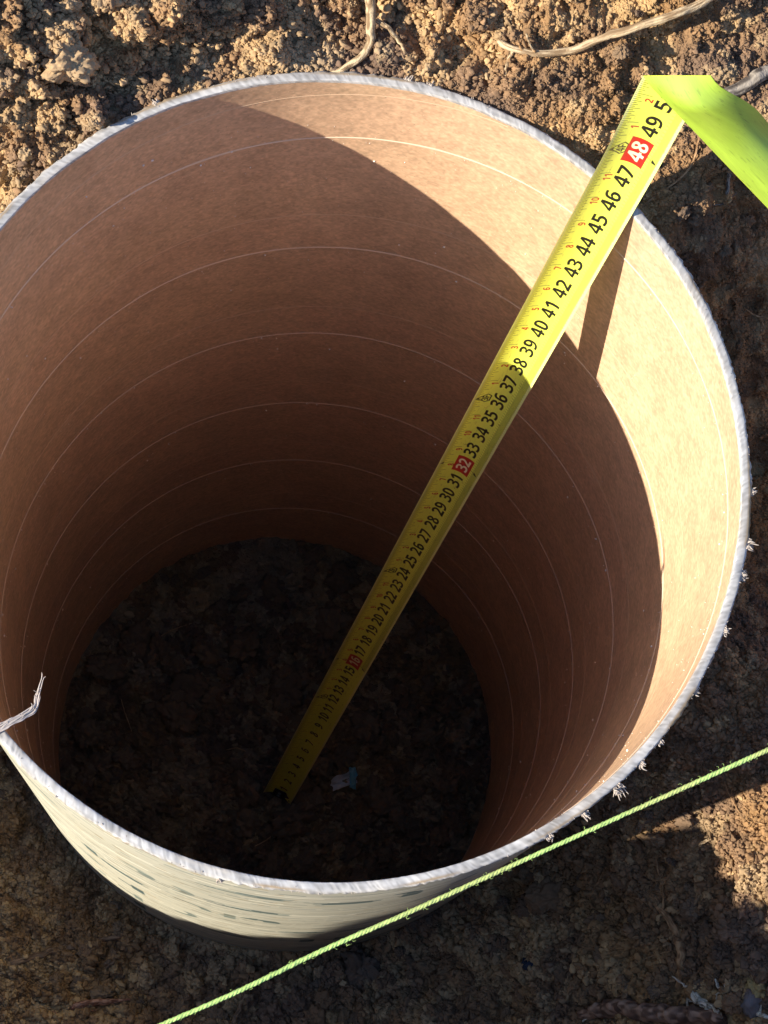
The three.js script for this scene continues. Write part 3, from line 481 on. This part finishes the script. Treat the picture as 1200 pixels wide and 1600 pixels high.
{ // slab of rotten bark at the bottom edge
  const t = thing('bark_slab', 'flat brown slab of bark at the bottom edge right of centre', 'bark'); const b = along('bark', 0.002), o = b[2]; t.position.copy(o);
  const pts = b.map((v, i) => v.clone().add(V(0.003, 0.008 + 0.002 * Math.sin(i * 2), -0.001)));
  const m = mesh('slab', limb(pts, [5 * MM, 11 * MM, 12.5 * MM, 12 * MM, 10 * MM], { n: 90, m: 22, knob: 0.3, flat: 0.5, seed: 4, wander: 0.15 }), M_BARK, t); m.position.copy(o).negate();
  for (const [i, dx, dz, h] of [[0, 0.008, 0.004, 0.012], [1, -0.006, 0.003, 0.010]]) { const a = b[i].clone().add(V(0.004, 0.004, 0.004)), m2 = mesh('splinter', limb([a, a.clone().add(V(dx * 0.4, h * 0.6, -dz)), a.clone().add(V(dx, h, -dz * 2.4))], [0.8 * MM, 0.6 * MM, 0.3 * MM], { seed: i + 9 }), M_STRAW, t); m2.position.copy(o).negate(); }
}
{ // split wood sliver
  const t = thing('wood_sliver', 'reddish split wood sliver lying at the bottom left', 'wood'); const b = along('sliver', 0.007), o = b[1]; t.position.copy(o);
  const m = mesh('sliver', limb([b[0].clone().add(V(0.02, 0, -0.004)), b[1], b[2]], [4.4 * MM, 4.6 * MM, 1.2 * MM], { n: 50, m: 8, knob: 0.16, flat: 0.55, seed: 8, wander: 0.1 }), M_WOOD, t); m.position.copy(o).negate();
  const m2 = mesh('splinter', limb([b[0].clone().add(V(-0.004, -0.002, 0.003)), b[0].clone().add(V(0.02, 0, 0.001)), b[1].clone().add(V(0.012, 0.001, 0.001))], [0.7 * MM, 1.6 * MM, 1.1 * MM], { seed: 9, flat: 0.5 }), M_WOOD, t); m2.position.copy(o).negate();
}
// stones and lumps that stand out
function stone(name, label, cat, key, size, color, geo, sink = 0.25, group) {
  const a = AT.stones[key], m = solo(name, geo || clodGeos[key % 8], new THREE.MeshStandardMaterial({ color: new THREE.Color().setRGB(...color), roughness: 0.95, bumpMap: soilBump, bumpScale: 0.0012 }), label, cat, group);
  m.position.set(a[0], a[1] + size * (0.5 - sink), a[2]); m.scale.setScalar(size); m.rotation.set(key * 1.7, key * 2.3, key * 0.9); return m;
}
const smooth = clodGeo(99, 5, 0.25);
stone('soil_lump', 'reddish brown lump in the shade below the string', 'soil lump', 0, 0.0135, [0.21, 0.128, 0.066], clodGeo(61, 12, 0.32));
stone('stone', 'small dark blue stone in the shaded soil near the bottom', 'stone', 1, 0.0055, [0.02, 0.032, 0.055], smooth);
stone('soil_lump', 'small sunlit lump left of the sunlit patch', 'soil lump', 2, 0.008, [0.30, 0.19, 0.10]);
stone('soil_lump', 'yellow crumbly lump on the right edge near the bottom', 'soil lump', 3, 0.0105, [0.46, 0.35, 0.15]);
stone('stone', 'smooth purplish grey stone in the bottom right corner', 'stone', 4, 0.010, [0.21, 0.185, 0.18], smooth);
stone('soil_lump', 'big dark lump beside the near foot of the tube', 'soil lump', 5, 0.017, [0.15, 0.105, 0.072]);
stone('soil_lump', 'large tan crumbly lump clinging to the bank at top left', 'soil lump', 6, 0.0125, [0.40, 0.27, 0.145], clodGeo(71, 16, 0.4));
stone('soil_lump', 'small tan lump at the top left edge of the picture', 'soil lump', 7, 0.006, [0.40, 0.27, 0.145]);
stone('soil_lump', 'small tan lump in the hollow left of the tube rim', 'soil lump', 8, 0.005, [0.38, 0.26, 0.14]);

{ // builder's line, twisted from three strands, with loose fibres
  const t = thing('string_line', 'bright green twisted mason line stretched across the near side of the tube', 'string');
  const a = V(0.0083, 0.15, 0.314), b = V(0.2412, 0.15, 0.1124), d = b.clone().sub(a).normalize(), s0 = a.clone().addScaledVector(d, -0.95), e0 = b.clone().addScaledVector(d, 0.85), L = s0.distanceTo(e0);
  t.position.copy(s0);
  const up = V(0, 1, 0), side = new THREE.Vector3().crossVectors(d, up).normalize();
  const lineMat = new THREE.MeshStandardMaterial({ color: new THREE.Color().setRGB(0.50, 0.70, 0.19), roughness: 0.8 });
  const strandMat = lineMat.clone(); strandMat.vertexColors = true;
  for (let k = 0; k < 3; k++) {
    const n = 2400, m = 6, pos = [], lc = [], idx = [];
    for (let i = 0; i <= n; i++) { const u = i / n, ph = u * L / 0.0062 * 2 * Math.PI + k * 2.0944, wob = 0.0006 * vnoise(u * 45, 3, 1);
      for (let j = 0; j < m; j++) { const q = j / m * 6.2832, R0 = 0.00036, r = 0.00080 * (1 + 0.16 * vnoise(i * 0.6, j, k) + 0.12 * vnoise(i * 0.02, 5, k)); const p = d.clone().multiplyScalar(u * L).addScaledVector(side, R0 * Math.cos(ph) + r * Math.cos(q) + wob).addScaledVector(up, R0 * Math.sin(ph) + r * Math.sin(q) + wob); pos.push(p.x, p.y, p.z); const dirt = sstep(0.1, 0.6, vnoise(u * 70, 8, 2)) * 0.55, fade = 1 + 0.2 * vnoise(i * 0.35, j, k); lc.push(lerp(1, 1.05, dirt) * fade, lerp(1, 0.7, dirt) * fade, lerp(1, 0.9, dirt) * fade); if (i < n) { const A = i * m + j, B = i * m + (j + 1) % m; idx.push(A, B, A + m, B, B + m, A + m); } } }
    const g = new THREE.BufferGeometry(); g.setAttribute('position', new THREE.Float32BufferAttribute(pos, 3)); g.setAttribute('color', new THREE.Float32BufferAttribute(lc, 3)); g.setIndex(idx); g.computeVertexNormals(); mesh('strand', g, strandMat, t);
  }
  const fz = []; for (let k = 0; k < 190; k++) { const u = rr(0.86, 1.4), c = d.clone().multiplyScalar(u + 0.0), a1 = rr(0, 6.28), dir = side.clone().multiplyScalar(Math.cos(a1)).addScaledVector(up, Math.sin(a1)), len = rr(0.0004, 0.0017); const p0 = c.clone().addScaledVector(dir, 0.0012), p1 = c.clone().addScaledVector(dir, 0.0014 + len * 0.6).addScaledVector(d, len * rr(-0.6, 0.6)), p2 = c.clone().addScaledVector(dir, 0.0013 + len * 0.7).addScaledVector(d, len * rr(-1.4, 1.4)); fz.push(limb([p0, p1, p2], [0.00010, 0.00009, 0.00006], { n: 5, m: 3, wander: 0 })); }
  const f = mesh('loose_fibres', mergeGeometries(fz), lineMat, t); f.userData.kind = 'stuff';
}
// ---- torn paper and fuzz on the tube edge
{
  const torn = [V(-0.1290, -0.001, 0.1962), V(-0.1271, 0.002, 0.1952), V(-0.1216, 0.0025, 0.1893), V(-0.1157, 0.0015, 0.1832), V(-0.1115, 0.0006, 0.1774), V(-0.1122, 0.0, 0.1698), V(-0.1130, -0.0005, 0.1594)];
  const tornMat = new THREE.MeshStandardMaterial({ color: new THREE.Color().setRGB(0.50, 0.43, 0.37), roughness: 1 });
  const plies = [];
  for (let k = 0; k < 9; k++) { // ragged plies lying over each other, ends pulled apart
    const off = (k - 4) * 0.42 * MM, cut = 0.72 + 0.28 * rnd(), pts = torn.map((p, i) => p.clone().add(V(off * (i > 4 ? 1 : 0.7) + rr(-1, 1) * 0.15 * MM, rr(-0.5, 0.5) * MM, off * (i > 4 ? 0.15 : 0.7)))), n = Math.max(4, Math.round(pts.length * cut));
    const end = pts[n - 1].clone().add(V(rr(-1, 1), rr(0, 1.2), rr(-1.6, 0.4)).multiplyScalar(1.2 * MM)); plies.push(limb([...pts.slice(0, n), end], [0.5 * MM, 0.55 * MM, 0.6 * MM, 0.5 * MM, 0.2 * MM], { n: 34, m: 6, knob: 0.4, seed: k + 2, wander: 0.5, flatB: 0.6 }));
  }
  for (let k = 0; k < 22; k++) { const p = torn[1 + Math.floor(rnd() * 5)].clone().add(V(rr(-1, 1), 0.3, rr(-1, 1)).multiplyScalar(1.2 * MM)), q2 = p.clone().add(V(rr(-1, 0.6), rr(-0.1, 0.5), rr(-1, 0.6)).multiplyScalar(rr(1.5, 4.5) * MM)); plies.push(limb([p, p.clone().lerp(q2, 0.5).add(V(rr(-1, 1), rr(0, 1), rr(-1, 1)).multiplyScalar(0.5 * MM)), q2], [0.22 * MM, 0.16 * MM, 0.08 * MM], { n: 6, m: 4, seed: k })); }
  const m = inTube(mesh('torn_strip', mergeGeometries(plies), tornMat, tube)); m.userData.label = 'torn paper strip curling in from the left rim';
  const tufts = [[0.232, 0.025, 4.5], [0.2255, 0.062, 4], [0.207, 0.109, 5], [0.228, -0.055, 4], [0.185, 0.144, 5], [0.17, 0.161, 4], [0.2347, -0.0261, 6.5], [0.2358, -0.0077, 5.5], [0.1998, 0.1278, 6.5], [-0.0247, -0.235, 5], [-0.1583, -0.1733, 4], [0.2139, 0.0947, 3.5], [0.01, 0.2342, 3.5], [-0.012, -0.2345, 4]];
  for (const [x, z, s] of tufts) {
    const l = Math.hypot(x, z), ox = x / l, oz = z / l, parts = [];
    for (let k = 0; k < 44; k++) { const b = V(ox * (ROUT + 0.0002) + rr(-1, 1) * s * 0.4 * MM * oz, rr(-0.0012, 0.0006), oz * (ROUT + 0.0002) - rr(-1, 1) * s * 0.4 * MM * ox), e = b.clone().add(V(ox * rr(0.2, 1) + rr(-0.5, 0.5), rr(-0.3, 0.6), oz * rr(0.2, 1) + rr(-0.5, 0.5)).multiplyScalar(s * MM * rr(0.2, 0.9))), c = b.clone().lerp(e, 0.5).add(V(rr(-1, 1), rr(-1, 1), rr(-1, 1)).multiplyScalar(s * 0.2 * MM)); parts.push(limb([b, c, e], [0.0005, 0.0004, 0.0002], { n: 6, m: 5, seed: k })); }
    inTube(mesh('paper_fray', mergeGeometries(parts), fuzzMat, tube));
  }
  const hairs = []; for (let k = 0; k < 1300; k++) { const t = rr(0, 6.2832), s = Math.sin(t), c = -Math.cos(t), r = RIN + rr(0.0028, 0.0055), b = V(r * s, rimY(t) + rr(-0.0012, 0.0006), r * c), len = rr(0.0004, 0.0017), e = b.clone().add(V(s * rr(-0.2, 1) + rr(-0.9, 0.9), rr(-0.5, 0.6), c * rr(-0.2, 1) + rr(-0.9, 0.9)).normalize().multiplyScalar(len)); hairs.push(limb([b, b.clone().lerp(e, 0.5).add(V(rr(-1, 1), 0.5, rr(-1, 1)).multiplyScalar(len * 0.2)), e], [0.00028, 0.00022, 0.00014], { n: 4, m: 4, wander: 0 })); }
  const h = inTube(mesh('edge_fuzz', mergeGeometries(hairs), fuzzMat, tube)); h.userData.kind = 'stuff';
}
{ // crumpled paper scrap on the floor of the tube
  const t = thing('paper_scrap', 'crumpled pale blue and white paper scrap on the dark floor beside the tape end', 'paper scrap'); t.position.set(0.0775, floorAt(0.0775, 0.0145) + 0.003, 0.0145);
  const crumple = (w, l, sd) => sheet(10, 14, (u, v) => V((u - 0.5) * w + 0.002 * vnoise(u * 3, v * 3, sd), 0.006 * vnoise(u * 3.4 + sd, v * 3.4, 2) + 0.003 * vnoise(u * 8, v * 8, sd) + 0.003, (v - 0.5) * l + 0.002 * vnoise(u * 4, v * 4, sd + 3)), (u, v) => [u, v], true);
  const a = mesh('white_side', crumple(0.015, 0.026, 3), new THREE.MeshStandardMaterial({ color: new THREE.Color().setRGB(0.62, 0.66, 0.64), roughness: 0.8, side: THREE.DoubleSide }), t); a.rotation.y = -0.9;
  const b = mesh('blue_side', crumple(0.008, 0.022, 8), new THREE.MeshStandardMaterial({ color: new THREE.Color().setRGB(0.22, 0.55, 0.62), roughness: 0.7, side: THREE.DoubleSide }), t); b.position.set(0.0085, 0.004, -0.005); b.rotation.y = 0.35;
}
[['straight pale fibre on the tube floor at left', [[-0.1728, -0.0013], [-0.1619, 0.0145], [-0.1509, 0.0288]]], ['curled pale fibre left of the tape end', [[-0.0512, 0.0177], [-0.0401, 0.0128], [-0.0294, 0.0131]]], ['pale fibre below the tape end', [[0.0091, 0.1067], [0.0182, 0.0977], [0.0249, 0.0859]]], ['thin root fibre on the tube floor at upper left', [[-0.1614, -0.0679], [-0.1472, -0.0833], [-0.1259, -0.1009]]]].forEach(([label, pts], i) => solo('root_fibre', limb(pts.map(([x, z], k) => V(x, floorAt(x, z) + 0.004 + (k === 1 ? 0.003 : 0), z)), [0.0004, 0.0007, 0.0004], { n: 16, m: 5, seed: i }), M_PALE, label, 'fibre', 'fibres on the tube floor'));

renderer.render(scene, camera);
